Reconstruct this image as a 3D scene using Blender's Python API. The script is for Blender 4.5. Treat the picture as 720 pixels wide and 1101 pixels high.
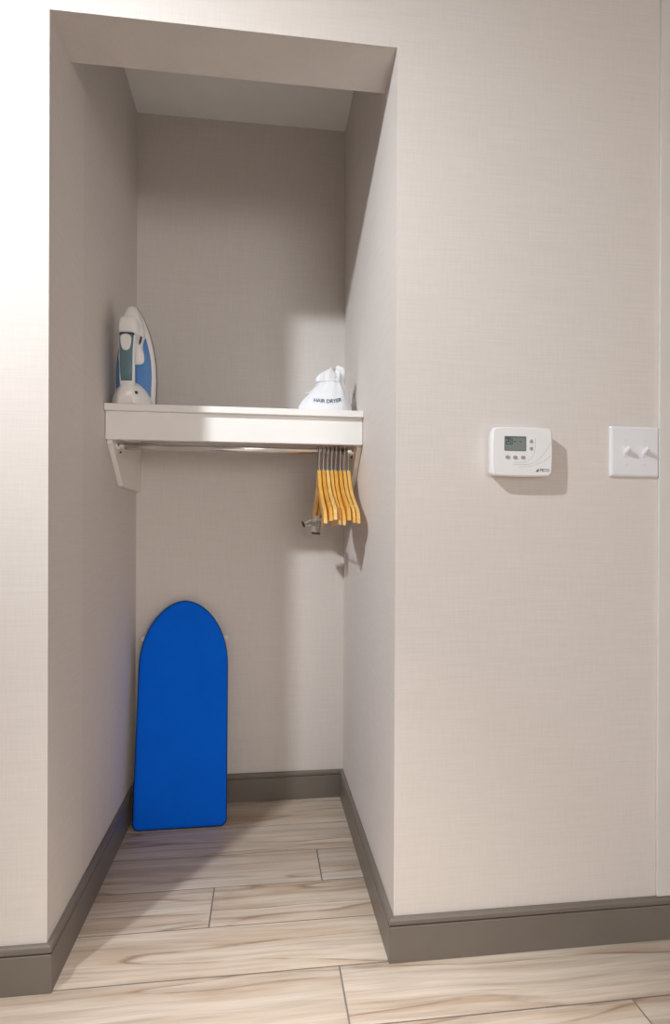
import bpy, bmesh, math, random
from mathutils import Vector, Matrix
from mathutils.bvhtree import BVHTree

for o in list(bpy.data.objects):
    bpy.data.objects.remove(o, do_unlink=True)
S = bpy.context.scene
C = S.collection
R = math.radians
random.seed(4)

# ------------------------------------------------------------------ camera
# metres; front wall face is y = 0, niche runs to y = D, floor z = 0
IMG_W, IMG_H = 720.0, 1101.0
F_PX, CX, CY = 621.58, 360.0, 581.27
CAM = Vector((0.4721, -1.3454, 1.0))
YAW, PITCH, ROLL = 0.1229, -0.0027, -0.004
fwd = Vector((math.sin(YAW) * math.cos(PITCH), math.cos(YAW) * math.cos(PITCH), math.sin(PITCH)))
r0 = Vector((math.cos(YAW), -math.sin(YAW), 0))
d0 = fwd.cross(r0)
rgt = math.cos(ROLL) * r0 + math.sin(ROLL) * d0
dwn = -math.sin(ROLL) * r0 + math.cos(ROLL) * d0
cd = bpy.data.cameras.new('camera')
cd.sensor_fit = 'HORIZONTAL'
cd.sensor_width = 36.0
cd.lens = F_PX / IMG_W * 36.0
cd.shift_x = -(CX - IMG_W / 2) / IMG_W
cd.shift_y = (CY - IMG_H / 2) / IMG_W
cd.clip_start = 0.02
cam = bpy.data.objects.new('camera', cd)
C.objects.link(cam)
m = Matrix((rgt, -dwn, -fwd)).transposed().to_4x4()
m.translation = CAM
cam.matrix_world = m
S.camera = cam

# ------------------------------------------------------------------ world, exposure, lamp values
wd = bpy.data.worlds.new('world')
S.world = wd
wd.use_nodes = True
wd.node_tree.nodes['Background'].inputs['Color'].default_value = (0.97, 0.985, 1.0, 1)
wd.node_tree.nodes['Background'].inputs['Strength'].default_value = 0.3
S.view_settings.view_transform = 'Standard'
S.view_settings.look = 'None'
S.view_settings.gamma = 1.0
S.view_settings.use_curve_mapping = False
S.view_settings.exposure = 0.02
LAMP_POS = Vector((-0.726, -1.1, 2.556))      # spotlight, found from the shadow edges in the niche
LAMP_AIM = Vector((1.0, 0.55, 0.75))
sd = bpy.data.lights.new('spotlight_beam', 'SPOT')
sd.energy = 172.0
sd.color = (0.925, 0.965, 1.0)
sd.shadow_soft_size = 0.05
sd.spot_size = R(86)
sd.spot_blend = 1.0
so = bpy.data.objects.new('spotlight_beam', sd)
C.objects.link(so)
so.location = LAMP_POS
so.rotation_euler = (LAMP_AIM - LAMP_POS).to_track_quat('-Z', 'Y').to_euler()
# unseen fill spot added over the floor; its bounce brightens the niche
FILL_POS = Vector((0.42, -0.85, 2.752))
dd = bpy.data.lights.new('floor_fill', 'SPOT')
dd.energy = 440.0
dd.color = (1.0, 0.955, 0.915)
dd.shadow_soft_size = 0.07
dd.spot_size = R(54)
dd.spot_blend = 0.9
do = bpy.data.objects.new('floor_fill', dd)
C.objects.link(do)
do.location = FILL_POS
# area fill added at the far end of the room, behind the camera
ad = bpy.data.lights.new('rear_fill', 'AREA')
ad.shape = 'RECTANGLE'
ad.size, ad.size_y = 2.6, 1.9
ad.energy = 106.0
ad.color = (1.0, 0.975, 0.945)
ao = bpy.data.objects.new('rear_fill', ad)
C.objects.link(ao)
ao.location = (2.3, -7.98, 1.45)
ao.rotation_euler = (R(90), 0, 0)

# ------------------------------------------------------------------ dimensions
W, D = 0.7825, 0.8878
ZT, HT = 2.1653, 0.1429        # opening head height, header thickness
ZC = 2.5862                    # ceiling
ZB, TB = 0.104, 0.0135         # baseboard
XG, XE = 1.4552, 1.505         # corner guard edge, outside corner
XL0, XR1, YB = -4.0, 4.6, -8.0 # room extents
SHADE_EDGE = 0.245                   # painted edge where weak light from the right stops
ZR = 2.76                      # room ceiling

# ------------------------------------------------------------------ materials
MATS = {}


def mat(name, col, rough=0.5, metal=0.0, spec=0.5, coat=0.0, emit=None, trans=0.0):
    m = bpy.data.materials.new(name)
    m.use_nodes = True
    b = m.node_tree.nodes['Principled BSDF']
    b.inputs['Base Color'].default_value = (*col, 1)
    b.inputs['Roughness'].default_value = rough
    b.inputs['Metallic'].default_value = metal
    b.inputs['Specular IOR Level'].default_value = spec
    b.inputs['Coat Weight'].default_value = coat
    b.inputs['Transmission Weight'].default_value = trans
    if emit:
        b.inputs['Emission Color'].default_value = (*emit[:3], 1)
        b.inputs['Emission Strength'].default_value = emit[3]
    MATS[name] = m
    return m


def N(m, t, **kw):
    n = m.node_tree.nodes.new(t)
    for k, v in kw.items():
        setattr(n, k, v)
    return n


def L(m, a, b):
    m.node_tree.links.new(a, b)


def noise(m, vec, scale, detail=2.0, rough=0.5):
    n = N(m, 'ShaderNodeTexNoise')
    n.inputs['Scale'].default_value = scale
    n.inputs['Detail'].default_value = detail
    n.inputs['Roughness'].default_value = rough
    L(m, vec, n.inputs['Vector'])
    return n


def mapping(m, src, scale, loc=(0, 0, 0)):
    n = N(m, 'ShaderNodeMapping')
    n.inputs['Scale'].default_value = scale
    n.inputs['Location'].default_value = loc
    L(m, src, n.inputs['Vector'])
    return n.outputs['Vector']


def ramp(m, fac, stops):
    n = N(m, 'ShaderNodeValToRGB')
    e = n.color_ramp.elements
    while len(e) < len(stops):
        e.new(0.5)
    for i, (p, c) in enumerate(stops):
        e[i].position = p
        e[i].color = (*c, 1)
    L(m, fac, n.inputs['Fac'])
    return n.outputs['Color']


def mix(m, fac, a, b, mode='MIX'):
    n = N(m, 'ShaderNodeMix', data_type='RGBA', blend_type=mode)
    if isinstance(fac, float):
        n.inputs['Factor'].default_value = fac
    else:
        L(m, fac, n.inputs['Factor'])
    for s, v in ((6, a), (7, b)):
        if isinstance(v, tuple):
            n.inputs[s].default_value = (*v, 1)
        else:
            L(m, v, n.inputs[s])
    return n.outputs[2]


def bump(m, h, strength, dist):
    n = N(m, 'ShaderNodeBump')
    n.inputs['Strength'].default_value = strength
    n.inputs['Distance'].default_value = dist
    L(m, h, n.inputs['Height'])
    L(m, n.outputs['Normal'], m.node_tree.nodes['Principled BSDF'].inputs['Normal'])


def wallpaper(name, base):
    """woven wall covering: fine horizontal threads with short vertical slubs"""
    m = mat(name, base, 0.72, spec=0.3)
    tc = N(m, 'ShaderNodeTexCoord').outputs['Object']
    h = noise(m, mapping(m, tc, (9, 9, 330)), 1.0, 3.0, 0.6)
    h2 = noise(m, mapping(m, tc, (3, 3, 95)), 1.0, 2.0, 0.6)
    v = noise(m, mapping(m, tc, (300, 300, 14)), 1.0, 2.0, 0.6)
    big = noise(m, tc, 2.2, 2.0)
    a = tuple(c * 0.905 for c in base)
    b = tuple(min(1, c * 1.095) for c in base)
    c1 = ramp(m, h.outputs['Fac'], [(0.3, a), (0.7, b)])
    c2 = ramp(m, v.outputs['Fac'], [(0.3, a), (0.7, b)])
    c3 = ramp(m, h2.outputs['Fac'], [(0.3, tuple(c * 0.95 for c in base)), (0.7, tuple(c * 1.05 for c in base))])
    c4 = ramp(m, big.outputs['Fac'], [(0.3, (base[0] * .985, base[1] * .985, base[2] * .985)), (0.7, (base[0] * 1.01, base[1] * 1.0, base[2] * 1.01))])
    col = mix(m, 0.4, mix(m, 0.4, c1, c2), mix(m, 0.5, c3, c4))
    L(m, col, m.node_tree.nodes['Principled BSDF'].inputs['Base Color'])
    bump(m, h.outputs['Fac'], 0.12, 0.001)
    return m


WP = (0.745, 0.692, 0.656)
wallpaper('wallpaper', WP)
wallpaper('wallpaper_shaded', (0.720, 0.664, 0.628))      # same paper past the light's edge, shade put into the colour


def tile_material():
    m = mat('wood_tile', (0.6, 0.5, 0.4), 0.42, spec=0.4)
    b = m.node_tree.nodes['Principled BSDF']
    tc = N(m, 'ShaderNodeTexCoord').outputs['Object']
    oi = N(m, 'ShaderNodeObjectInfo').outputs['Random']
    mul = N(m, 'ShaderNodeMath', operation='MULTIPLY')
    L(m, oi, mul.inputs[0])
    mul.inputs[1].default_value = 37.0
    cmb = N(m, 'ShaderNodeCombineXYZ')
    for i in range(3):
        L(m, mul.outputs[0], cmb.inputs[i])
    add = N(m, 'ShaderNodeVectorMath', operation='ADD')
    L(m, tc, add.inputs[0])
    L(m, cmb.outputs[0], add.inputs[1])
    v = add.outputs[0]
    warp = noise(m, mapping(m, v, (1.3, 3.0, 1)), 1.0, 2.0)
    wv = N(m, 'ShaderNodeVectorMath', operation='MULTIPLY_ADD')
    L(m, warp.outputs['Color'], wv.inputs[0])
    wv.inputs[1].default_value = (0.0, 0.07, 0)
    L(m, v, wv.inputs[2])
    v2 = wv.outputs[0]
    grain = noise(m, mapping(m, v2, (2.2, 75, 1)), 1.0, 4.0, 0.65)
    broad = noise(m, mapping(m, v2, (1.1, 13, 1)), 1.0, 3.0, 0.55)
    fine = noise(m, mapping(m, v2, (7, 260, 1)), 1.0, 2.0, 0.6)
    blot = noise(m, mapping(m, v, (5, 22, 1)), 1.0, 3.0, 0.6)
    col = ramp(m, broad.outputs['Fac'], [(0.27, (0.42, 0.325, 0.24)), (0.41, (0.575, 0.485, 0.40)), (0.56, (0.66, 0.58, 0.50)), (0.74, (0.53, 0.45, 0.375))])
    g = ramp(m, grain.outputs['Fac'], [(0.34, (0.66, 0.62, 0.58)), (0.52, (1.0, 1.0, 1.0)), (0.7, (1.07, 1.07, 1.07))])
    col = mix(m, 0.62, col, g, 'MULTIPLY')
    fg = ramp(m, fine.outputs['Fac'], [(0.35, (0.88, 0.87, 0.86)), (0.6, (1.03, 1.03, 1.03))])
    col = mix(m, 0.6, col, fg, 'MULTIPLY')
    # dark mineral veins along the contour of a stretched noise
    vn = noise(m, mapping(m, v2, (0.9, 9, 1), (3, 5, 0)), 1.0, 2.0, 0.5)
    sub = N(m, 'ShaderNodeMath', operation='SUBTRACT')
    L(m, vn.outputs['Fac'], sub.inputs[0])
    sub.inputs[1].default_value = 0.47
    ab = N(m, 'ShaderNodeMath', operation='ABSOLUTE')
    L(m, sub.outputs[0], ab.inputs[0])
    vein = ramp(m, ab.outputs[0], [(0.0, (0.85, 0.85, 0.85)), (0.004, (0.55, 0.55, 0.55)), (0.014, (0, 0, 0))])
    vb = ramp(m, blot.outputs['Fac'], [(0.36, (0.1, 0.1, 0.1)), (0.56, (1, 1, 1))])
    vm = mix(m, 1.0, vein, vb, 'MULTIPLY')
    f = N(m, 'ShaderNodeRGBToBW')
    L(m, vm, f.inputs[0])
    tan = ramp(m, sub.outputs[0], [(0.0, (0, 0, 0)), (0.001, (0.6, 0.6, 0.6)), (0.05, (0.25, 0.25, 0.25)), (0.1, (0, 0, 0))])
    tf = N(m, 'ShaderNodeRGBToBW')
    L(m, mix(m, 1.0, tan, vb, 'MULTIPLY'), tf.inputs[0])
    col = mix(m, tf.outputs[0], col, (0.43, 0.29, 0.185))
    col = mix(m, f.outputs[0], col, (0.24, 0.16, 0.105))
    # each plank has its own tone
    tone = ramp(m, oi, [(0.0, (0.95, 0.94, 0.93)), (0.5, (1.0, 0.99, 0.98)), (1.0, (1.05, 1.03, 1.0))])
    col = mix(m, 1.0, col, tone, 'MULTIPLY')
    L(m, col, b.inputs['Base Color'])
    bump(m, grain.outputs['Fac'], 0.10, 0.002)
    return m


tile_material()


def speckle(name, base, amt, scale, rough, spec=0.5, stretch=(1, 1, 1)):
    m = mat(name, base, rough, spec=spec)
    tc = N(m, 'ShaderNodeTexCoord').outputs['Object']
    n = noise(m, mapping(m, tc, stretch), scale, 3.0)
    col = ramp(m, n.outputs['Fac'], [(0.3, tuple(c * (1 - amt) for c in base)), (0.7, tuple(min(1, c * (1 + amt)) for c in base))])
    L(m, col, m.node_tree.nodes['Principled BSDF'].inputs['Base Color'])
    return m


speckle('grout', (0.235, 0.21, 0.19), 0.1, 90, 0.9)
speckle('baseboard_paint', (0.185, 0.158, 0.135), 0.06, 6, 0.38, 0.5, (1, 1, 1))
speckle('ceiling_paint', (0.90, 0.90, 0.89), 0.015, 12, 0.85, 0.2)
speckle('guard_plastic', (0.74, 0.715, 0.69), 0.02, 8, 0.45)
speckle('shelf_white', (0.93, 0.915, 0.90), 0.012, 9, 0.28, 0.5)
mat('bracket_white', (0.90, 0.86, 0.81), 0.4)
mat('chrome', (0.86, 0.85, 0.83), 0.2, 1.0)
mat('steel_wire', (0.82, 0.81, 0.79), 0.3, 1.0)
mat('screw_dark', (0.05, 0.045, 0.04), 0.5, 0.6)
mat('black_rubber', (0.02, 0.02, 0.02), 0.5)


def wood(name, base, dark):
    m = mat(name, base, 0.33, spec=0.5, coat=0.3)
    tc = N(m, 'ShaderNodeTexCoord').outputs['Object']
    oi = N(m, 'ShaderNodeObjectInfo').outputs['Random']
    n = noise(m, mapping(m, tc, (90, 14, 55)), 1.0, 3.0, 0.6)
    col = ramp(m, n.outputs['Fac'], [(0.3, dark), (0.65, base)])
    tone = ramp(m, oi, [(0.0, (0.90, 0.80, 0.60)), (0.5, (1, 1, 1)), (1.0, (1.04, 1.22, 2.0))])
    col = mix(m, 1.0, col, tone, 'MULTIPLY')
    L(m, col, m.node_tree.nodes['Principled BSDF'].inputs['Base Color'])
    return m


wood('honey_wood', (0.95, 0.57, 0.135), (0.80, 0.40, 0.07))


def fabric(name, base, rough=0.85, sc=1400, amt=0.18):
    m = mat(name, base, rough, spec=0.12)
    tc = N(m, 'ShaderNodeTexCoord').outputs['Object']
    n = noise(m, mapping(m, tc, (sc, sc, sc * .35)), 1.0, 2.0)
    n2 = noise(m, tc, 9.0, 3.0)
    col = ramp(m, n.outputs['Fac'], [(0.3, tuple(c * (1 - amt) for c in base)), (0.7, tuple(min(1, c * (1 + amt)) for c in base))])
    col2 = ramp(m, n2.outputs['Fac'], [(0.3, tuple(c * .93 for c in base)), (0.7, tuple(min(1, c * 1.07) for c in base))])
    L(m, mix(m, 0.5, col, col2), m.node_tree.nodes['Principled BSDF'].inputs['Base Color'])
    bump(m, n.outputs['Fac'], 0.15, 0.0006)
    return m


fabric('blue_cover', (0.001, 0.155, 0.96))
mat('navy_piping', (0.004, 0.012, 0.07), 0.8)
fabric('bag_cotton', (0.86, 0.87, 0.90), 0.9, 900, 0.02)
mat('navy_ink', (0.03, 0.06, 0.13), 0.8)
mat('iron_white', (0.92, 0.90, 0.89), 0.3, coat=0.3)
mat('iron_blue', (0.085, 0.26, 0.62), 0.14, coat=0.6)
mat('iron_blue_dark', (0.02, 0.05, 0.18), 0.2, coat=0.5)
mat('iron_teal', (0.125, 0.215, 0.255), 0.38)
mat('iron_sole', (0.12, 0.12, 0.13), 0.3, 0.8)
mat('dark_line', (0.03, 0.035, 0.06), 0.5)
mat('plastic_white', (0.86, 0.86, 0.87), 0.38)
mat('switch_white', (0.84, 0.84, 0.88), 0.25)
mat('lcd', (0.20, 0.245, 0.225), 0.2)
mat('lcd_frame', (0.09, 0.10, 0.10), 0.4)
mat('lcd_ink', (0.025, 0.035, 0.05), 0.5)
mat('button_grey', (0.36, 0.36, 0.38), 0.6)
mat('line_grey', (0.62, 0.62, 0.62), 0.6)
mat('logo_ink', (0.10, 0.10, 0.14), 0.5)
mat('logo_grey', (0.28, 0.28, 0.31), 0.5)
mat('lamp_glass', (0.9, 0.9, 0.88), 0.4, emit=(1.0, 0.98, 0.96, 3.0))
mat('lamp_ring', (0.8, 0.8, 0.8), 0.35)

# ------------------------------------------------------------------ helpers


def obj(name, bm, material, parent=None, loc=None, smooth=False):
    me = bpy.data.meshes.new(name)
    bmesh.ops.recalc_face_normals(bm, faces=bm.faces)
    bm.to_mesh(me)
    bm.free()
    if smooth:
        for p in me.polygons:
            p.use_smooth = True
    me.materials.append(MATS[material])
    o = bpy.data.objects.new(name, me)
    C.objects.link(o)
    if parent:
        o.parent = parent
    if loc:
        o.location = loc
    return o


def thing(name, label, cat, loc=(0, 0, 0), rot=(0, 0, 0), group=None):
    o = bpy.data.objects.new(name, None)
    o.empty_display_size = 0.05
    C.objects.link(o)
    o.location = loc
    o.rotation_euler = rot
    o['label'] = label
    o['category'] = cat
    if group:
        o['group'] = group
    return o


def struct(name, bm, material, label=None):
    o = obj(name, bm, material)
    o['kind'] = 'structure'
    if label:
        o['label'] = label
    return o


def box(bm, x0, x1, y0, y1, z0, z1, bev=0.0, seg=2):
    vs = [bm.verts.new((x, y, z)) for x in (x0, x1) for y in (y0, y1) for z in (z0, z1)]
    fs = []
    for f in ((0, 1, 3, 2), (4, 6, 7, 5), (0, 4, 5, 1), (2, 3, 7, 6), (0, 2, 6, 4), (1, 5, 7, 3)):
        fs.append(bm.faces.new([vs[i] for i in f]))
    if bev:
        es = list({e for f in fs for e in f.edges})
        bmesh.ops.bevel(bm, geom=es, offset=bev, segments=seg, affect='EDGES', profile=0.5)
    return bm


def bx(*a, **k):
    return box(bmesh.new(), *a, **k)


def loft(bm, rings, cap0=True, cap1=True, closed=True):
    rs = [[bm.verts.new(p) for p in r] for r in rings]
    n = len(rs[0])
    for a, b in zip(rs[:-1], rs[1:]):
        for i in range(n if closed else n - 1):
            j = (i + 1) % n
            bm.faces.new((a[i], a[j], b[j], b[i]))
    if cap0:
        bm.faces.new(rs[0])
    if cap1:
        bm.faces.new(rs[-1])
    return bm


def tube(bm, pts, rad, seg=10, caps=True):
    pts = [Vector(p) for p in pts]
    n = len(pts)
    rads = rad if isinstance(rad, (list, tuple)) else [rad] * n
    rings = []
    prev = None
    for i in range(n):
        t = (pts[min(i + 1, n - 1)] - pts[max(i - 1, 0)]).normalized()
        if prev is None:
            a = Vector((0, 0, 1)) if abs(t.z) < 0.9 else Vector((1, 0, 0))
            u = t.cross(a).normalized()
        else:
            u = (prev - t * prev.dot(t)).normalized()
        prev = u
        w = t.cross(u)
        rings.append([pts[i] + rads[i] * (math.cos(2 * math.pi * k / seg) * u + math.sin(2 * math.pi * k / seg) * w) for k in range(seg)])
    return loft(bm, rings, caps, caps)


def cyl(bm, p0, p1, r, seg=20):
    return tube(bm, [p0, p1], r, seg)


def prism_xz(bm, pts, y0, y1, bev=0.0, seg=2):
    """outline in x,z extruded along y"""
    loft(bm, [[(x, y0, z) for x, z in pts], [(x, y1, z) for x, z in pts]])
    if bev:
        bmesh.ops.recalc_face_normals(bm, faces=bm.faces)
        es = [e for e in bm.edges if abs(e.verts[0].co.y - e.verts[1].co.y) < 1e-7 and abs(e.verts[0].co.y - y0) < 1e-7]
        bmesh.ops.bevel(bm, geom=es, offset=bev, segments=seg, affect='EDGES', profile=0.5)
    return bm


def rrect(cx, cz, w, h, r, n=6, bow=0.0):
    pts = []
    for qx, qz, a0 in ((1, 1, 0), (-1, 1, 90), (-1, -1, 180), (1, -1, 270)):
        for k in range(n + 1):
            a = R(a0 + 90 * k / n)
            pts.append([qx * (w / 2 - r) + r * math.cos(a), qz * (h / 2 - r) + r * math.sin(a)])
    out = []
    m = len(pts)
    for i in range(m):
        a, b = pts[i], pts[(i + 1) % m]
        d = math.hypot(b[0] - a[0], b[1] - a[1])
        k = 8 if (i + 1) % (n + 1) == 0 else 1
        for j in range(k):
            t = j / k
            x, z = a[0] + (b[0] - a[0]) * t, a[1] + (b[1] - a[1]) * t
            if bow:
                x += math.copysign(bow, x) * (1 - (2 * z / h) ** 2) * (abs(x) / (w / 2))
                z += math.copysign(bow, z) * (1 - (2 * x / w) ** 2) * (abs(z) / (h / 2))
            out.append((cx + x, cz + z))
    return out


def text_bm(s, size, bold=0.0, shear=0.0):
    cu = bpy.data.curves.new('lettering', 'FONT')
    cu.body = s
    cu.size = size
    cu.offset = bold
    cu.shear = shear
    cu.align_x = 'CENTER'
    cu.align_y = 'CENTER'
    cu.resolution_u = 3
    o = bpy.data.objects.new('lettering', cu)
    C.objects.link(o)
    dg = bpy.context.evaluated_depsgraph_get()
    me = o.evaluated_get(dg).to_mesh()
    bm = bmesh.new()
    bm.from_mesh(me)
    o.evaluated_get(dg).to_mesh_clear()
    bpy.data.objects.remove(o, do_unlink=True)
    bpy.data.curves.remove(cu)
    return bm


def to_wall(bm, x, y, z, depth=0.0004):
    """lay flat lettering (xy) on a wall facing -y, with a little thickness"""
    r = bmesh.ops.extrude_face_region(bm, geom=list(bm.faces))
    for v in r['geom']:
        if isinstance(v, bmesh.types.BMVert):
            v.co.z += depth
    for v in bm.verts:
        c = v.co.copy()
        v.co = (x + c.x, y - c.z, z + c.y)
    return bm


# ------------------------------------------------------------------ the setting
b = bmesh.new()
box(b, XL0, 0, 0, 0.1, -0.02, ZR)
box(b, 0, W, 0, HT, ZT, ZR)
box(b, W, XE, 0, 0.1, -0.02, ZR)
struct('wall_front', b, 'wallpaper', 'beige woven wall covering around the closet niche')
b = box(bx(-0.1, 0, 0.1, SHADE_EDGE, -0.02, ZR), -0.1, 0, SHADE_EDGE, D + 0.1, -0.02, ZR)
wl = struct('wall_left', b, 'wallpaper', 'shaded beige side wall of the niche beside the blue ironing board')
wl.data.materials.append(MATS['wallpaper_shaded'])
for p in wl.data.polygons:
    p.material_index = 1 if p.center.y > SHADE_EDGE + 0.01 else 0
struct('wall_right', bx(W, W + 0.1, 0.1, D + 0.1, -0.02, ZR), 'wallpaper', 'lit beige side wall of the niche beside the hangers')
struct('wall_back', bx(0, W, D, D + 0.1, -0.02, ZR), 'wallpaper', 'beige back wall of the closet niche')
struct('wall_hall', bx(XE - 0.1, XE, 0.1, 1.6, -0.02, ZR), 'wallpaper')
struct('wall_far', bx(XE, XR1, 1.6, 1.7, -0.02, ZR), 'wallpaper')
struct('wall_side', bx(XR1, XR1 + 0.1, YB, 1.7, -0.02, ZR), 'wallpaper')
b = bmesh.new()
box(b, XL0, 1.0, YB - 0.1, YB, -0.02, ZR)
box(b, 3.6, XR1, YB - 0.1, YB, -0.02, ZR)
box(b, 1.0, 3.6, YB - 0.1, YB, -0.02, 0.5)
box(b, 1.0, 3.6, YB - 0.1, YB, 2.4, ZR)
struct('wall_rear', b, 'wallpaper')
b = bmesh.new()
for a in (1.0, 2.27, 3.54):
    box(b, a, a + 0.06, YB - 0.08, YB - 0.03, 0.5, 2.4)
box(b, 1.06, 3.54, YB - 0.08, YB - 0.03, 0.5, 0.56)
box(b, 1.06, 3.54, YB - 0.08, YB - 0.03, 2.34, 2.4)
struct('added_window', b, 'shelf_white')  # unseen window frame, added to go with the rear fill light
struct('ceiling', bx(XL0, XR1, YB, 0, ZR, ZR + 0.1), 'ceiling_paint', 'plain white ceiling')
struct('ceiling_hall', bx(XE, XR1, 0, 1.7, ZR, ZR + 0.1), 'ceiling_paint')
struct('ceiling_niche', bx(0, W, HT, D, ZC, ZC + 0.1), 'ceiling_paint', 'flat white ceiling inside the niche')

# corner guard on the outside corner, standing on the baseboard
b = bmesh.new()
box(b, XG, XE + 0.004, -0.007, 0.0, ZB + 0.001, ZR, 0.0012)
box(b, XE, XE + 0.004, 0.0, 0.045, ZB + 0.001, ZR, 0.0012)
struct('trim_1', b, 'guard_plastic', 'pale corner guard strip beside the light switch')

# floor: grout bed with one object per plank
TZ = 0.0022
fl = struct('floor', bx(XL0, XR1, YB, 1.7, -0.06, -TZ), 'grout', 'wood look plank tile floor with grey grout')
ROW, GAP, TLEN = 0.1715, 0.0038, 1.2
ROW0 = -0.0045
# y of a joint row i : ROW0 + i*ROW ; known joints read from the photograph
JOINT = {-2: 1.273, -1: 0.652, 0: -0.16, 1: 0.336, 2: 0.646, 3: -0.08, 4: 1.02}
tile_cache = {}
far_planks = bmesh.new()


def tile(x0, x1, y0, y1):
    if x1 - x0 < 0.02 or y1 - y0 < 0.01:
        return
    if y1 < -1.3 or x1 < -1.2 or x0 > 2.4:      # well outside the view: joined into one part
        box(far_planks, x0, x1, y0, y1, -TZ, 0)
        return
    key = (round(x1 - x0, 4), round(y1 - y0, 4))
    w, h = key
    if key not in tile_cache:
        bm = bx(-w / 2, w / 2, -h / 2, h / 2, -TZ, 0, bev=0.0009, seg=1)
        o = obj('floor_plank', bm, 'wood_tile', fl)
        tile_cache[key] = o.data
    else:
        o = bpy.data.objects.new('floor_plank', tile_cache[key])
        C.objects.link(o)
        o.parent = fl
    o.location = ((x0 + x1) / 2, (y0 + y1) / 2, 0)


i0 = int((YB - ROW0) / ROW)
for i in range(i0, 10):
    y0, y1 = ROW0 + i * ROW + GAP / 2, ROW0 + (i + 1) * ROW - GAP / 2
    j = JOINT.get(i, (0.37 + 0.43 * i) % TLEN)
    spans = []
    if i < 0:
        spans = [(XL0, XR1)]
    else:
        spans = [(XE + 0.001, XR1)]
        if y0 < D:
            spans.append((0.001, W - 0.001))
    for a, c in spans:
        yy1 = min(y1, (D - 0.001)) if c < XE and i >= 0 else min(y1, 1.599)
        k = math.floor((a - j) / TLEN)
        while j + k * TLEN < c:
            tile(max(a, j + k * TLEN + GAP / 2), min(c, j + (k + 1) * TLEN - GAP / 2), y0, yy1)
            k += 1

o = obj('floor_planks', far_planks, 'wood_tile', fl)
o['kind'] = 'stuff'

# baseboards
PROF = [(0, 0.0002), (TB, 0.0002), (TB, 0.0835), (TB - 0.0012, 0.0850), (TB - 0.0045, 0.0858), (TB - 0.0045, 0.0885), (TB - 0.0010, 0.0895), (TB, 0.0905), (TB, 0.0990), (TB - 0.0012, 0.1020), (TB - 0.0045, ZB), (0, ZB)]


def baseboard(name, p0, p1, nrm, e0, e1, label):
    """e: +1 outside corner (grows with the profile), -1 inside corner (shrinks), 0 square"""
    d = (Vector(p1) - Vector(p0)).normalized()
    n = Vector(nrm)
    A = [Vector(p0) + n * o - d * (o * e0) + Vector((0, 0, z)) for o, z in PROF]
    B = [Vector(p1) + n * o + d * (o * e1) + Vector((0, 0, z)) for o, z in PROF]
    return struct(name, loft(bmesh.new(), [A, B]), 'baseboard_paint', label)


baseboard('baseboard_front_left', (XL0, 0, 0), (0, 0, 0), (0, -1, 0), 0, 1, 'brown grey baseboard along the front wall before the niche')
baseboard('baseboard_left', (0, 0, 0), (0, D, 0), (1, 0, 0), 1, -1, 'brown grey baseboard on the shaded niche wall')
baseboard('baseboard_back', (0, D, 0), (W, D, 0), (0, -1, 0), -1, -1, 'brown grey baseboard on the back wall behind the ironing board')
baseboard('baseboard_right', (W, D, 0), (W, 0, 0), (-1, 0, 0), -1, 1, 'brown grey baseboard on the lit niche wall')
baseboard('baseboard_front_right', (W, 0, 0), (XE, 0, 0), (0, -1, 0), 1, 1, 'brown grey baseboard below the thermostat')
baseboard('baseboard_hall', (XE, 0, 0), (XE, 1.6, 0), (1, 0, 0), 1, 0, 'brown grey baseboard round the outside corner')

# ------------------------------------------------------------------ ceiling spotlight
t = thing('ceiling_spotlight', 'small white adjustable spotlight on the ceiling aimed at the niche', 'lamp', (LAMP_POS.x, LAMP_POS.y, ZR))
ax = (LAMP_AIM - LAMP_POS).normalized()
P0 = LAMP_POS - Vector((LAMP_POS.x, LAMP_POS.y, ZR))
back = P0 - ax * 0.11
obj('canopy', cyl(bmesh.new(), (back.x, back.y, -0.0002), (back.x, back.y, -0.02), 0.05, 32), 'lamp_ring', t)
obj('stem', cyl(bmesh.new(), (back.x, back.y, -0.02), back, 0.009, 14), 'lamp_ring', t)
b = tube(bmesh.new(), [back - ax * 0.02, back, P0 - ax * 0.03, P0 - ax * 0.012, P0 - ax * 0.0121, P0 - ax * 0.03], [0.045, 0.058, 0.066, 0.066, 0.060, 0.055], 32)
obj('lamp_head', b, 'lamp_ring', t)
obj('lens', cyl(bmesh.new(), P0 - ax * 0.028, P0 - ax * 0.024, 0.054, 32), 'lamp_glass', t)

t = thing('added_fill_lamp', 'added round fill lamp on the ceiling over the floor before the niche', 'lamp', (FILL_POS.x, FILL_POS.y, ZR))  # made-up fitting for the floor fill spot, out of view
rings = [[(r * math.cos(2 * math.pi * q / 36), r * math.sin(2 * math.pi * q / 36), z) for q in range(36)] for r, z in ((0.105, -0.0002), (0.104, -0.004), (0.085, -0.006), (0.080, -0.0025))]
obj('trim_ring', loft(bmesh.new(), rings, False, False), 'lamp_ring', t)
obj('lens', cyl(bmesh.new(), (0, 0, -0.0004), (0, 0, -0.002), 0.0795, 36), 'lamp_glass', t)

# ------------------------------------------------------------------ shelf with rod
SZ = 1.4015          # top of the shelf
LIP, FAS = 0.440, 0.456
t = thing('wall_shelf', 'white closet shelf with deep front board, tapered brackets and chrome hanging rod', 'shelf', (W / 2, D, SZ))


def loc_shelf(bm):
    for v in bm.verts:
        v.co -= Vector((W / 2, D, SZ))
    return bm


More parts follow.
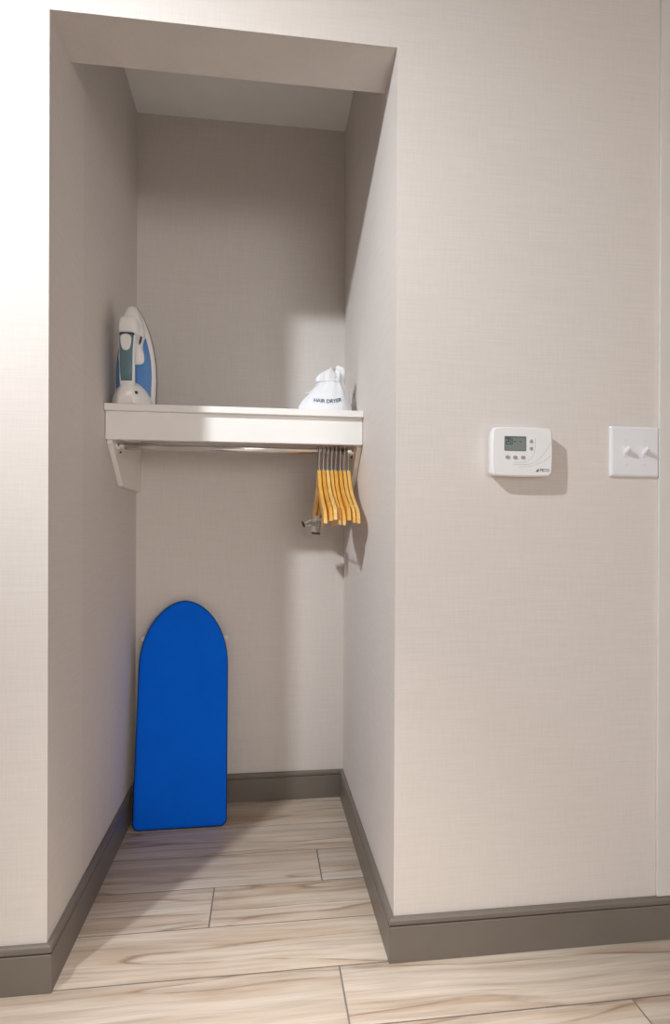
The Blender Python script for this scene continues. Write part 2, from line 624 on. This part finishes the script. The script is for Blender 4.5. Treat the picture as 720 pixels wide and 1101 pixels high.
obj('top_board', loc_shelf(bx(0.001, W - 0.001, LIP, D - 0.0005, SZ - 0.020, SZ, bev=0.002)), 'shelf_white', t)
obj('front_board', loc_shelf(bx(0.0015, W - 0.0015, FAS, FAS + 0.018, 1.297, SZ - 0.0202, bev=0.0012)), 'shelf_white', t)
BP = [(FAS + 0.0185, SZ - 0.0202), (FAS + 0.0185, 1.288), (0.613, 1.171), (D - 0.0005, 1.171), (D - 0.0005, SZ - 0.0202)]
for x0, x1 in ((0.001, 0.017), (W - 0.017, W - 0.001)):
    b = loft(bmesh.new(), [[(x0, y, z) for y, z in BP], [(x1, y, z) for y, z in BP]])
    bmesh.ops.recalc_face_normals(b, faces=b.faces)
    bmesh.ops.bevel(b, geom=list(b.edges), offset=0.001, segments=1, affect='EDGES')
    obj('bracket', loc_shelf(b), 'bracket_white', t)
RY, RZ, RR = 0.548, 1.2915, 0.0125
rod = obj('hanging_rod', loc_shelf(cyl(bmesh.new(), (0.019, RY, RZ), (W - 0.019, RY, RZ), RR, 28)), 'chrome', t, smooth=False)
for p in rod.data.polygons:
    p.use_smooth = len(p.vertices) == 4
for s, xw in ((1, 0.0172), (-1, W - 0.0172)):
    b = bmesh.new()
    cyl(b, (xw, RY, RZ), (xw + s * 0.004, RY, RZ), 0.027, 28)
    tube(b, [(xw + s * 0.004, RY, RZ), (xw + s * 0.0041, RY, RZ), (xw + s * 0.02, RY, RZ)], [0.018, 0.0175, 0.0165], 24)
    fo = obj('rod_flange', loc_shelf(b), 'chrome', t)
    for a in (65, 185, 305):
        y, z = RY + 0.0215 * math.cos(R(a)), RZ + 0.0215 * math.sin(R(a))
        b = cyl(bmesh.new(), (xw + s * 0.003, y, z), (xw + s * 0.0062, y, z), 0.0042, 12)
        obj('screw', loc_shelf(b), 'screw_dark', fo)

# ------------------------------------------------------------------ hangers
UP = [(0.0, 0.0), (0.010, -0.002), (0.020, -0.011), (0.031, -0.029), (0.048, -0.051), (0.075, -0.074), (0.105, -0.092), (0.135, -0.107), (0.158, -0.118),
      (0.1605, -0.1235), (0.1640, -0.1235), (0.167, -0.121), (0.190, -0.131), (0.208, -0.143), (0.219, -0.162)]
LO = [(0.220, -0.176), (0.206, -0.177), (0.187, -0.166), (0.162, -0.154), (0.135, -0.143), (0.105, -0.128), (0.075, -0.109), (0.048, -0.085), (0.024, -0.057), (0.0, -0.045)]
HX = [0.6525, 0.6662, 0.6798, 0.6934, 0.7072, 0.7213, 0.7352, 0.7492]
HAPEX = 1.2265
HT2 = 0.0054


def hanger_body():
    half = UP + LO
    ring = half + [(-y, z) for y, z in reversed(half[1:-1])]
    # the arms sweep forward a little (contoured hanger)
    def bend(y):
        return 0.0
    bm = loft(bmesh.new(), [[(-HT2 + bend(y), y, z) for y, z in ring], [(HT2 + bend(y), y, z) for y, z in ring]])
    bmesh.ops.recalc_face_normals(bm, faces=bm.faces)
    es = [e for e in bm.edges if abs(e.verts[0].co.x - e.verts[1].co.x) < 1e-6]
    bmesh.ops.bevel(bm, geom=es, offset=0.0016, segments=2, affect='EDGES', profile=0.6)
    return bm


def hanger_hook():
    r = RR + 0.0019
    cz = RZ - HAPEX
    pts = [(0, 0.0, -0.012), (0, 0.0, 0.010), (0, 0.0, cz - 0.040), (0, -0.003, cz - 0.033), (0, -0.010, cz - 0.022)]
    for a in range(-32, 196, 14):
        pts.append((0, -r * math.cos(R(a)), cz + 0.0 + r * math.sin(R(a))))
    return tube(bmesh.new(), pts, 0.0017, 8)


GROUP = 'wooden hangers on the closet rod'
proto = thing('clothes_hanger', 'honey wooden hanger on the chrome rod, next to the bracket', 'hanger', (0, 0, 0), group=GROUP)
hb = obj('arms', hanger_body(), 'honey_wood', proto)
hk = obj('hook', hanger_hook(), 'steel_wire', proto, smooth=True)
cl = bmesh.new()
cyl(cl, (0, 0, -0.004), (0, 0, 0.0035), 0.0048, 12)
obj('collar', cl, 'chrome', proto)
parts = list(proto.children)


def clip(y, tilt):
    """metal trouser clip hanging from the lower bar: returns meshes for jaw pair, spring and tips"""
    z = -0.163
    b = bmesh.new()
    for s in (-1, 1):
        prs = [[(s * 0.003 - 0.0008, y - 0.010, z + 0.010), (s * 0.003 + 0.0008, y - 0.010, z + 0.010), (s * 0.003 + 0.0008, y + 0.010, z + 0.010), (s * 0.003 - 0.0008, y + 0.010, z + 0.010)],
               [(s * 0.007 - 0.0008, y - 0.011, z - 0.006), (s * 0.007 + 0.0008, y - 0.011, z - 0.006), (s * 0.007 + 0.0008, y + 0.011, z - 0.006), (s * 0.007 - 0.0008, y + 0.011, z - 0.006)],
               [(s * 0.0035 - 0.0008, y - 0.014, z - 0.030), (s * 0.0035 + 0.0008, y - 0.014, z - 0.030), (s * 0.0035 + 0.0008, y + 0.014, z - 0.030), (s * 0.0035 - 0.0008, y + 0.014, z - 0.030)]]
        loft(b, prs)
    cyl(b, (0, y - 0.008, z - 0.006), (0, y + 0.008, z - 0.006), 0.0055, 12)
    tp = bmesh.new()
    for s in (-1, 1):
        box(tp, s * 0.0032 - 0.0018, s * 0.0032 + 0.0018, y - 0.0142, y + 0.0142, z - 0.034, z - 0.0292, bev=0.0006, seg=1)
    c = Vector((0, y, z))
    M = Matrix.Translation(c) @ Matrix.Scale(1.45, 4) @ Matrix.Rotation(tilt[0], 4, 'Y') @ Matrix.Rotation(tilt[1], 4, 'Z') @ Matrix.Translation(-c)
    bmesh.ops.transform(b, matrix=M, verts=b.verts)
    bmesh.ops.transform(tp, matrix=M, verts=tp.verts)
    return b, tp


WORDS = ['nearest the bracket', 'second from the bracket', 'third from the bracket', 'fourth from the bracket', 'fifth from the bracket',
         'sixth from the bracket', 'seventh from the bracket', 'farthest from the bracket']
for i, x in enumerate(HX):
    if i == 0:
        o = proto
    else:
        o = proto.copy()
        C.objects.link(o)
        for p in parts:
            c = p.copy()
            C.objects.link(c)
            c.parent = o
    k = len(HX) - 1 - i
    o['label'] = 'honey wooden clothes hanger on the chrome rod, ' + WORDS[k]
    sw = R((1.2, -0.8, -1.6, 2.2, 2.4, -1.2, 0.6, 1.0)[i])        # swing about the rod
    o.location = (x, RY + math.sin(sw) * (RZ - HAPEX), RZ - math.cos(sw) * (RZ - HAPEX))
    o.rotation_euler = (sw, 0, R((-0.25, 0.2, -0.1, 0.25, 0.1, -0.2, 0.1, 0.0)[i]))
    if i == 0:
        o['label'] = 'honey wooden hanger with metal trouser clips on the chrome rod, ' + WORDS[k]
        b = cyl(bmesh.new(), (0, -0.165, -0.163), (0, 0.165, -0.163), 0.0022, 10)
        obj('clip_bar', b, 'steel_wire', o)
        for y, tl in ((0.118, (R(72), R(10))), (0.080, (R(4), R(20)))):
            cb, tp = clip(y, tl)
            cp = obj('clip', cb, 'chrome', o)
            obj('clip_tip', tp, 'black_rubber', cp)

# ------------------------------------------------------------------ ironing board
BL, BW, BT = 0.780, 0.314, 0.020
TILT = R(-12.2)
t = thing('ironing_board', 'small ironing board with bright blue cover leaning against the back wall', 'ironing board', (0.1895, 0.706, 0.0008), (TILT, R(-0.4), 0))


def board_outline(inset=0.0):
    hw, v0, r = BW / 2 - inset, BL - 0.235, 0.022
    pts = []
    for k in range(7):
        a = R(-90 + 90 * k / 6)
        pts.append((hw - r + r * math.cos(a), inset + r + r * math.sin(a)))
    for k in range(1, 6):
        tt = k / 6
        pts.append((hw * (1 - 0.005 * tt), inset + r + (v0 - r) * tt))
    hn = hw * 0.995
    for k in range(0, 33):
        a = R(180 * k / 32)
        c, s = math.cos(a), math.sin(a)
        pts.append((math.copysign(hn * abs(c) ** 1.09, c), v0 + (BL - v0 - inset) * s))
    for k in range(5, 0, -1):
        tt = k / 6
        pts.append((-hw * (1 - 0.005 * tt), inset + r + (v0 - r) * tt))
    for k in range(7):
        a = R(180 + 90 * k / 6)
        pts.append((-hw + r + r * math.cos(a), inset + r + r * math.sin(a)))
    return pts


rings = []
for ins, y in ((0.004, -0.004), (0.0, -0.008), (0.0, -0.016), (0.0015, -0.0195), (0.005, -0.0222), (0.012, -0.0235), (0.05, -0.0242)):
    rings.append([(x, y, z) for x, z in board_outline(ins)])
obj('cover', loft(bmesh.new(), rings), 'blue_cover', t, smooth=True)
b = bmesh.new()
pts = [(x, -0.0145, z) for x, z in board_outline(-0.0006)]
tube(b, pts + [pts[0]], 0.0022, 6, caps=False)
obj('edge_piping', b, 'navy_piping', t, smooth=True)
b = bmesh.new()
prism_xz(b, board_outline(0.007), -0.0038, -0.0005)
obj('base_plate', b, 'bracket_white', t)
for v1, v0, hw, yy in ((0.645, 0.36, 0.147, 0.008), (0.12, 0.40, 0.120, 0.008)):
    b = bmesh.new()
    q = 0.03
    hin = hw * 0.55
    tube(b, [(-hw, yy, v1), (hw, yy, v1)], 0.0055, 10)
    sg = 1 if v0 < v1 else -1
    for s in (-1, 1):
        tube(b, [(s * hin, yy, v1), (s * hin * 0.8, yy, v0)], 0.0055, 10)
    lg = obj('folding_leg', b, 'steel_wire', t, smooth=True)
    for s in (-1, 1):
        b = tube(bmesh.new(), [(s * (hw - 0.010), yy, v1), (s * (hw + 0.0075), yy, v1), (s * (hw + 0.0085), yy, v1)], [0.0095, 0.0095, 0.008], 12)
        obj('foot_cap', b, 'plastic_white', lg)

# ------------------------------------------------------------------ iron
t = thing('steam_iron', 'white and blue steam iron with teal handle standing on its heel on the shelf', 'iron', (0.0705, 0.548, SZ + 0.0004), (0, 0, R(-3)))
IW, IH = 0.064, 0.330


def sole_half(z):
    """half width of the sole plate at height z"""
    u = max(0.0, min(1.0, z / IH))
    if u < 0.28:
        return IW * (0.95 + 0.05 * (u / 0.28))
    v = (u - 0.28) / 0.72
    return IW * max(0.0, (1 - v ** 2.15)) ** 0.86


def sole_outline(s=1.0, z0=0.0, ztop=None, n=26, shift=0.0):
    ztop = ztop or IH
    zs = [z0 + (ztop - z0) * (1 - (1 - k / n) ** 1.6) for k in range(n + 1)]
    rr = []
    for z in zs:
        u = (z - z0) / (ztop - z0)
        rr.append((s * sole_half(IH * u), z))
    rr[-1] = (0.0015, rr[-1][1])
    return rr + [(-x, z) for x, z in reversed(rr)]


# sole plate (faces the back wall)
loft(b := bmesh.new(), [[(x, y, z) for x, z in sole_outline(s)] for s, y in ((0.985, 0.010), (1.0, 0.008), (1.0, 0.003))])
obj('sole_plate', b, 'iron_sole', t)
# white skirt
loft(b := bmesh.new(), [[(x, y, z) for x, z in sole_outline(s, 0.0, zt)] for s, y, zt in ((0.985, 0.0028, 0.328), (0.985, -0.008, 0.327), (0.95, -0.016, 0.322), (0.90, -0.022, 0.314), (0.84, -0.026, 0.302))])
obj('skirt', b, 'iron_white', t, smooth=True)
# blue water tank
loft(b := bmesh.new(), [[(x, y, z) for x, z in sole_outline(s, 0.02, zt)] for s, y, zt in ((0.86, -0.018, 0.300), (0.85, -0.030, 0.292), (0.78, -0.042, 0.282), (0.66, -0.052, 0.27), (0.50, -0.058, 0.255), (0.30, -0.061, 0.235))])
obj('water_tank', b, 'iron_blue', t, smooth=True)


def slab(outline, ys, scales, c):
    bm = bmesh.new()
    rings = []
    for y, s in zip(ys, scales):
        rings.append([(c[0] + (x - c[0]) * s, y, c[1] + (z - c[1]) * s) for x, z in outline])
    return loft(bm, rings)


def sm(pts, it=2):
    for _ in range(it):
        q = []
        for i in range(len(pts)):
            a, b_ = pts[i], pts[(i + 1) % len(pts)]
            q += [(a[0] * .75 + b_[0] * .25, a[1] * .75 + b_[1] * .25), (a[0] * .25 + b_[0] * .75, a[1] * .25 + b_[1] * .75)]
        pts = q
    return pts


# white saddle under the handle: nose, flank lobe reaching down both sides
sad = sm([(0.0, 0.318), (0.020, 0.298), (0.031, 0.262), (0.037, 0.225), (0.032, 0.190), (0.040, 0.155), (0.038, 0.128), (0.016, 0.122), (0.0, 0.122),
          (-0.016, 0.122), (-0.038, 0.128), (-0.040, 0.155), (-0.032, 0.190), (-0.037, 0.225), (-0.031, 0.262), (-0.020, 0.298)], 2)
obj('saddle', slab(sad, (-0.020, -0.050, -0.061, -0.067, -0.069), (1.0, 0.99, 0.93, 0.82, 0.6), (0, 0.215)), 'iron_white', t, smooth=True)
# white heel
heel = sm([(-0.058, 0.0), (-0.060, 0.0), (-0.058, 0.030), (-0.040, 0.060), (-0.018, 0.076), (0.018, 0.076), (0.040, 0.060), (0.058, 0.030), (0.060, 0.0), (0.058, 0.0), (0.03, 0.0), (-0.03, 0.0)], 2)
heel = [(x, max(0.0, z)) for x, z in heel]
b = bmesh.new()
loft(b, [[(x * s, y, z * sz) for x, z in heel] for s, sz, y in ((0.96, 1.0, -0.010), (0.97, 1.0, -0.052), (0.92, 0.98, -0.066), (0.78, 0.93, -0.078), (0.62, 0.90, -0.092), (0.46, 0.86, -0.104), (0.36, 0.78, -0.109))])
obj('heel', b, 'iron_white', t, smooth=True)
box(b := bmesh.new(), 0.0225, 0.0305, -0.1035, -0.085, 0.030, 0.0385, bev=0.0006, seg=1)
obj('heel_mark', b, 'dark_line', t)


def bar(path, w0, depth, n=18, inset=0.0):
    """rounded bar following path of (y, z, halfwidth)"""
    rings = []
    for i, (y, z, hw) in enumerate(path):
        a, c = path[max(0, i - 1)], path[min(len(path) - 1, i + 1)]
        tv = Vector((c[0] - a[0], c[1] - a[1])).normalized()
        nv = Vector((tv.y, -tv.x))
        ring = []
        for k in range(n):
            an = 2 * math.pi * k / n
            cx_, sx_ = math.cos(an), math.sin(an)
            e = 0.75
            px = hw * math.copysign(abs(cx_) ** e, cx_)
            pn = depth * math.copysign(abs(sx_) ** e, sx_)
            ring.append((px, y + nv.x * pn, z + nv.y * pn))
        rings.append(ring)
    return loft(bmesh.new(), rings)


# handle core (white sides) and the teal grip proud of it
obj('handle', bar([(-0.092, 0.050, 0.0215), (-0.097, 0.085, 0.0225), (-0.099, 0.13, 0.023), (-0.099, 0.16, 0.0235), (-0.097, 0.19, 0.025), (-0.090, 0.222, 0.0255)], 0, 0.013), 'iron_white', t, smooth=True)
obj('grip', bar([(-0.1045, 0.068, 0.0165), (-0.1085, 0.095, 0.018), (-0.1095, 0.13, 0.0185), (-0.1095, 0.155, 0.019), (-0.1075, 0.188, 0.0205), (-0.1045, 0.205, 0.0205)], 0, 0.0055), 'iron_teal', t, smooth=True)
obj('trim_line', bar([(-0.1035, 0.2045, 0.0218), (-0.1030, 0.2105, 0.0218)], 0, 0.0065), 'dark_line', t)
# nose hump joining the handle to the body
hump = sm([(-0.025, 0.209), (0.025, 0.209), (0.029, 0.228), (0.028, 0.252), (0.019, 0.264), (-0.016, 0.264), (-0.024, 0.252), (-0.027, 0.228)], 2)
obj('nose', slab(hump, (-0.050, -0.075, -0.097, -0.106, -0.109), (1.08, 1.05, 1.0, 0.88, 0.6), (0, 0.235)), 'iron_white', t, smooth=True)
# steam button on the grip
bt = sm([(-0.0155, 0.2045), (0.0155, 0.2045), (0.0155, 0.176), (0.009, 0.156), (-0.009, 0.156), (-0.0155, 0.176)], 2)
obj('steam_button', slab(bt, (-0.108, -0.1155, -0.1175), (1.0, 1.0, 0.85), (0, 0.183)), 'plastic_white', t, smooth=False)
bt2 = sm([(0.0265, 0.186), (0.0295, 0.190), (0.0345, 0.214), (0.0325, 0.216), (0.0275, 0.200)], 1)
obj('vent_slot', slab(bt2, (-0.060, -0.0715), (1.0, 0.9), (0.030, 0.202)), 'dark_line', t)
# coiled cord tucked behind the heel
b = tube(bmesh.new(), [(-0.02, -0.02, 0.012), (-0.03, -0.0, 0.010), (-0.025, 0.02, 0.006), (0.0, 0.05, 0.005), (0.05, 0.09, 0.005), (0.09, 0.16, 0.005), (0.06, 0.21, 0.005), (-0.02, 0.22, 0.005), (-0.04, 0.17, 0.005)], 0.0035, 8)
obj('power_cord', b, 'plastic_white', t, smooth=True)

# ------------------------------------------------------------------ drawstring bag
BX, BY = 0.672, 0.565
t = thing('drawstring_bag', 'white cotton drawstring hair dryer bag slumped on the shelf', 'bag', (BX, BY, SZ + 0.0005))
rnd = random.Random(11)
ph = [rnd.uniform(0, 6.28) for _ in range(12)]
#        z      cx     rx     ry     fold
SEC = [(0.000, 0.002, 0.078, 0.050, 0.00), (0.004, 0.002, 0.085, 0.055, 0.00), (0.018, 0.001, 0.089, 0.058, 0.01), (0.035, 0.002, 0.087, 0.056, 0.02), (0.055, 0.006, 0.080, 0.052, 0.03),
       (0.072, 0.011, 0.070, 0.047, 0.05), (0.088, 0.015, 0.060, 0.041, 0.07), (0.100, 0.017, 0.052, 0.035, 0.09), (0.110, 0.018, 0.046, 0.031, 0.10), (0.118, 0.018, 0.043, 0.029, 0.11),
       (0.126, 0.018, 0.046, 0.032, 0.13), (0.136, 0.019, 0.046, 0.033, 0.15), (0.146, 0.021, 0.041, 0.030, 0.18), (0.153, 0.024, 0.030, 0.023, 0.22), (0.158, 0.027, 0.014, 0.011, 0.2)]
rings = []
NS = 84
for z, cx, rx, ry, f in SEC:
    ring = []
    for k in range(NS):
        a = 2 * math.pi * k / NS
        w = math.sin(9 * a + ph[0] + z * 9) * 0.55 + math.sin(14 * a + ph[1] - z * 14) * 0.35 + math.sin(5 * a + ph[2] + z * 22) * 0.45
        d = 1 + f * w + 0.03 * math.sin(3 * a + ph[3] + z * 30) * min(1, z / 0.03)
        zz = z * (1 + (0.06 * math.sin(4 * a + ph[4]) if z > 0.13 else 0.0))
        zz += 0.004 * math.cos(a) * (z / 0.1)
        ring.append((cx + rx * d * math.cos(a), ry * d * math.sin(a), max(0.0, zz)))
    rings.append(ring)
b = loft(bmesh.new(), rings)
bmesh.ops.recalc_face_normals(b, faces=b.faces)
tree = BVHTree.FromBMesh(b)
obj('bag_body', b, 'bag_cotton', t, smooth=True)
# drawstring round the gathered neck, with a tail hanging down one side
pts = []
for k in range(41):
    a = 2 * math.pi * k / 40
    o_, d_ = Vector((0.022 + 0.2 * math.cos(a), 0.2 * math.sin(a), 0.1165)), Vector((-math.cos(a), -math.sin(a), 0))
    h = tree.ray_cast(o_, d_)[0]
    pts.append(h - d_ * 0.001 if h else Vector((0.022 + 0.036 * math.cos(a), 0.025 * math.sin(a), 0.1165)))
obj('drawstring', tube(bmesh.new(), pts, 0.0019, 6, caps=False), 'bag_cotton', t, smooth=True)


def on_bag(x, z, off=0.0007):
    h, n, _, _ = tree.ray_cast(Vector((x, -0.3, z)), Vector((0, 1, 0)))
    return (h + n * off) if h else Vector((x, 0, z))


tail = [(-0.010, 0.114), (-0.020, 0.106), (-0.030, 0.097), (-0.038, 0.089), (-0.046, 0.083), (-0.053, 0.081), (-0.064, 0.0795)]
pts = [on_bag(x, z, 0.0015) if i < 6 else Vector((x, -0.012, z)) for i, (x, z) in enumerate(tail)]
obj('string_tail', tube(bmesh.new(), pts, 0.0017, 6), 'bag_cotton', t, smooth=True)
# printed words following the cloth
tb = text_bm('HAIR DRYER', 0.0175, 0.0004)
bmesh.ops.triangulate(tb, faces=tb.faces)
bmesh.ops.subdivide_edges(tb, edges=tb.edges, cuts=1)
for v in tb.verts:
    u = v.co.x
    x = 0.004 + u * 0.92
    z = 0.047 + v.co.y - 0.11 * (u + 0.05) + (2.9 * max(0.0, u - 0.002) ** 2 + 0.11 * max(0.0, u - 0.0) * 1.5)
    v.co = on_bag(x, z, 0.0008)
obj('lettering', tb, 'navy_ink', t)

# ------------------------------------------------------------------ thermostat
TX, TZc = 1.0830, 1.2095
TD = 0.034
t = thing('thermostat', 'white wall thermostat with grey display and swoosh lines', 'thermostat', (TX, 0, TZc))
b = bmesh.new()
rings = []
for w, h, bow, y in ((0.1400, 0.1000, 0.001, -0.0004), (0.1450, 0.1050, 0.001, -0.006), (0.1500, 0.1100, 0.0016, -0.018), (0.1508, 0.1105, 0.0018, -0.029), (0.1490, 0.1090, 0.0018, -0.0320), (0.1440, 0.1040, 0.0018, -TD)):
    rings.append([(x, y, z) for x, z in rrect(0, 0, w * 0.985, h + 0.004, 0.010, 6, bow)])
body = obj('body', loft(b, rings), 'plastic_white', t)
FY = -TD
b = bmesh.new()
prism_xz(b, rrect(-0.0185, 0.0190, 0.0535, 0.0345, 0.0015, 3), FY - 0.0008, FY + 0.001)
sc_ = obj('display', b, 'lcd_frame', t)
obj('display_glass', bx(-0.0185 - 0.0248, -0.0185 + 0.0245, FY - 0.0012, FY - 0.0006, 0.0190 - 0.0158, 0.0190 + 0.0138), 'lcd', sc_)
DY = FY - 0.0012


def seg_digit(bm, segs, x, z, w, h, tk=0.0016):
    P = {'a': (x, x + w, z + h - tk, z + h), 'g': (x, x + w, z + h / 2 - tk / 2, z + h / 2 + tk / 2), 'd': (x, x + w, z, z + tk),
         'f': (x, x + tk, z + h / 2, z + h), 'e': (x, x + tk, z, z + h / 2), 'b': (x + w - tk, x + w, z + h / 2, z + h), 'c': (x + w - tk, x + w, z, z + h / 2)}
    for s in segs:
        q = P[s]
        box(bm, q[0], q[1], DY - 0.0003, DY - 0.00002, q[2], q[3])


b = bmesh.new()
seg_digit(b, 'abged', -0.0415, 0.0165, 0.0068, 0.0140)
seg_digit(b, 'abcdef', -0.0330, 0.0165, 0.0068, 0.0140)
box(b, -0.0235, -0.0165, DY - 0.0003, DY - 0.00002, 0.0230, 0.0246)
box(b, -0.0085, -0.0050, DY - 0.0003, DY - 0.00002, 0.0222, 0.0248)
box(b, -0.0430, -0.0330, DY - 0.0003, DY - 0.00002, 0.0312, 0.0322)
obj('digits', b, 'lcd_ink', sc_)
for xx in (-0.0375, -0.0185, 0.0010):
    b = bmesh.new()
    prism_xz(b, [(xx + 0.0055 * math.cos(2 * math.pi * k / 24), -0.0135 + 0.0042 * math.sin(2 * math.pi * k / 24)) for k in range(24)], FY - 0.0018, FY + 0.001, bev=0.0006)
    obj('button', b, 'button_grey', t)
for zz, s in ((0.0262, 1), (0.0072, -1)):
    b = bmesh.new()
    prism_xz(b, sm([(0.0215 - 0.0062, zz - s * 0.0045), (0.0215 + 0.0062, zz - s * 0.0045), (0.0215, zz + s * 0.0062)], 1), FY - 0.0016, FY + 0.001, bev=0.0005)
    obj('arrow_button', b, 'button_grey', t)
for k, P in enumerate(([(-0.022, -0.0255), (0.004, -0.0245), (0.020, -0.016), (0.029, -0.001), (0.032, 0.018), (0.031, 0.034)],
                       [(-0.025, -0.0300), (0.010, -0.0300), (0.032, -0.022), (0.052, -0.004), (0.066, 0.014), (0.0712, 0.024)],
                       [(-0.010, -0.0365), (0.014, -0.0352), (0.036, -0.029), (0.056, -0.019), (0.0712, -0.008)])):
    # Catmull-Rom through the points
    Q = []
    PP = [P[0]] + P + [P[-1]]
    for i in range(1, len(PP) - 2):
        for q in range(6):
            u = q / 6
            a = [Vector(PP[i + j]) for j in (-1, 0, 1, 2)]
            Q.append(0.5 * ((2 * a[1]) + (-a[0] + a[2]) * u + (2 * a[0] - 5 * a[1] + 4 * a[2] - a[3]) * u * u + (-a[0] + 3 * a[1] - 3 * a[2] + a[3]) * u ** 3))
    Q.append(Vector(P[-1]))
    obj('swoosh_line', tube(bmesh.new(), [(v.x, FY, v.y) for v in Q], 0.00055, 6), 'line_grey', t)
b = bmesh.new()
prism_xz(b, [(0.0325, -0.0470), (0.0400, -0.0470), (0.0400, -0.0390)], FY - 0.0004, FY + 0.0004)
obj('logo_mark', b, 'logo_ink', t)
obj('lettering', to_wall(text_bm('PECO', 0.0098, 0.0003), 0.0552, FY + 0.0001, -0.0432), 'logo_grey', t)

# ------------------------------------------------------------------ light switch
SWX, SWZ, SW, SH = 1.3895, 1.2205, 0.131, 0.1245
t = thing('light_switch', 'white double toggle light switch plate beside the corner guard', 'light switch', (SWX, 0, SWZ))
rings = []
for d, y in ((0.0, -0.0003), (0.0, -0.0035), (0.0015, -0.0055), (0.0045, -0.0068), (0.007, -0.0071)):
    rings.append([(x, y, z) for x, z in rrect(0, 0, SW - 2 * d, SH - 2 * d, 0.0025, 3)])
obj('plate', loft(bmesh.new(), rings), 'switch_white', t)
for sx in (-0.025, 0.025):
    obj('toggle_slot', bx(sx - 0.0058, sx + 0.0058, -0.0082, -0.0068, -0.0130, 0.0130, bev=0.0005, seg=1), 'switch_white', t)
    b = bmesh.new()
    a, c = Vector((sx, -0.006, 0.000)), Vector((sx, -0.0235, 0.0085))
    rr = []
    for p, w, h in ((a, 0.0046, 0.0075), (a.lerp(c, 0.6), 0.0042, 0.0058), (a.lerp(c, 0.92), 0.0038, 0.0050), (c, 0.0026, 0.0036)):
        up = Vector((0, 0.44, 0.9))
        rr.append([p + Vector((i * w, 0, 0)) + up * (j * h) for i, j in ((-1, -.6), (-.6, -1), (.6, -1), (1, -.6), (1, .6), (.6, 1), (-.6, 1), (-1, .6))])
    obj('toggle', loft(b, rr), 'switch_white', t)
    for sz in (-0.0305, 0.0305):
        b = bmesh.new()
        prism_xz(b, [(sx + 0.0034 * math.cos(2 * math.pi * k / 18), sz + 0.0034 * math.sin(2 * math.pi * k / 18)) for k in range(18)], -0.0084, -0.0068, bev=0.0006)
        obj('screw', b, 'switch_white', t)
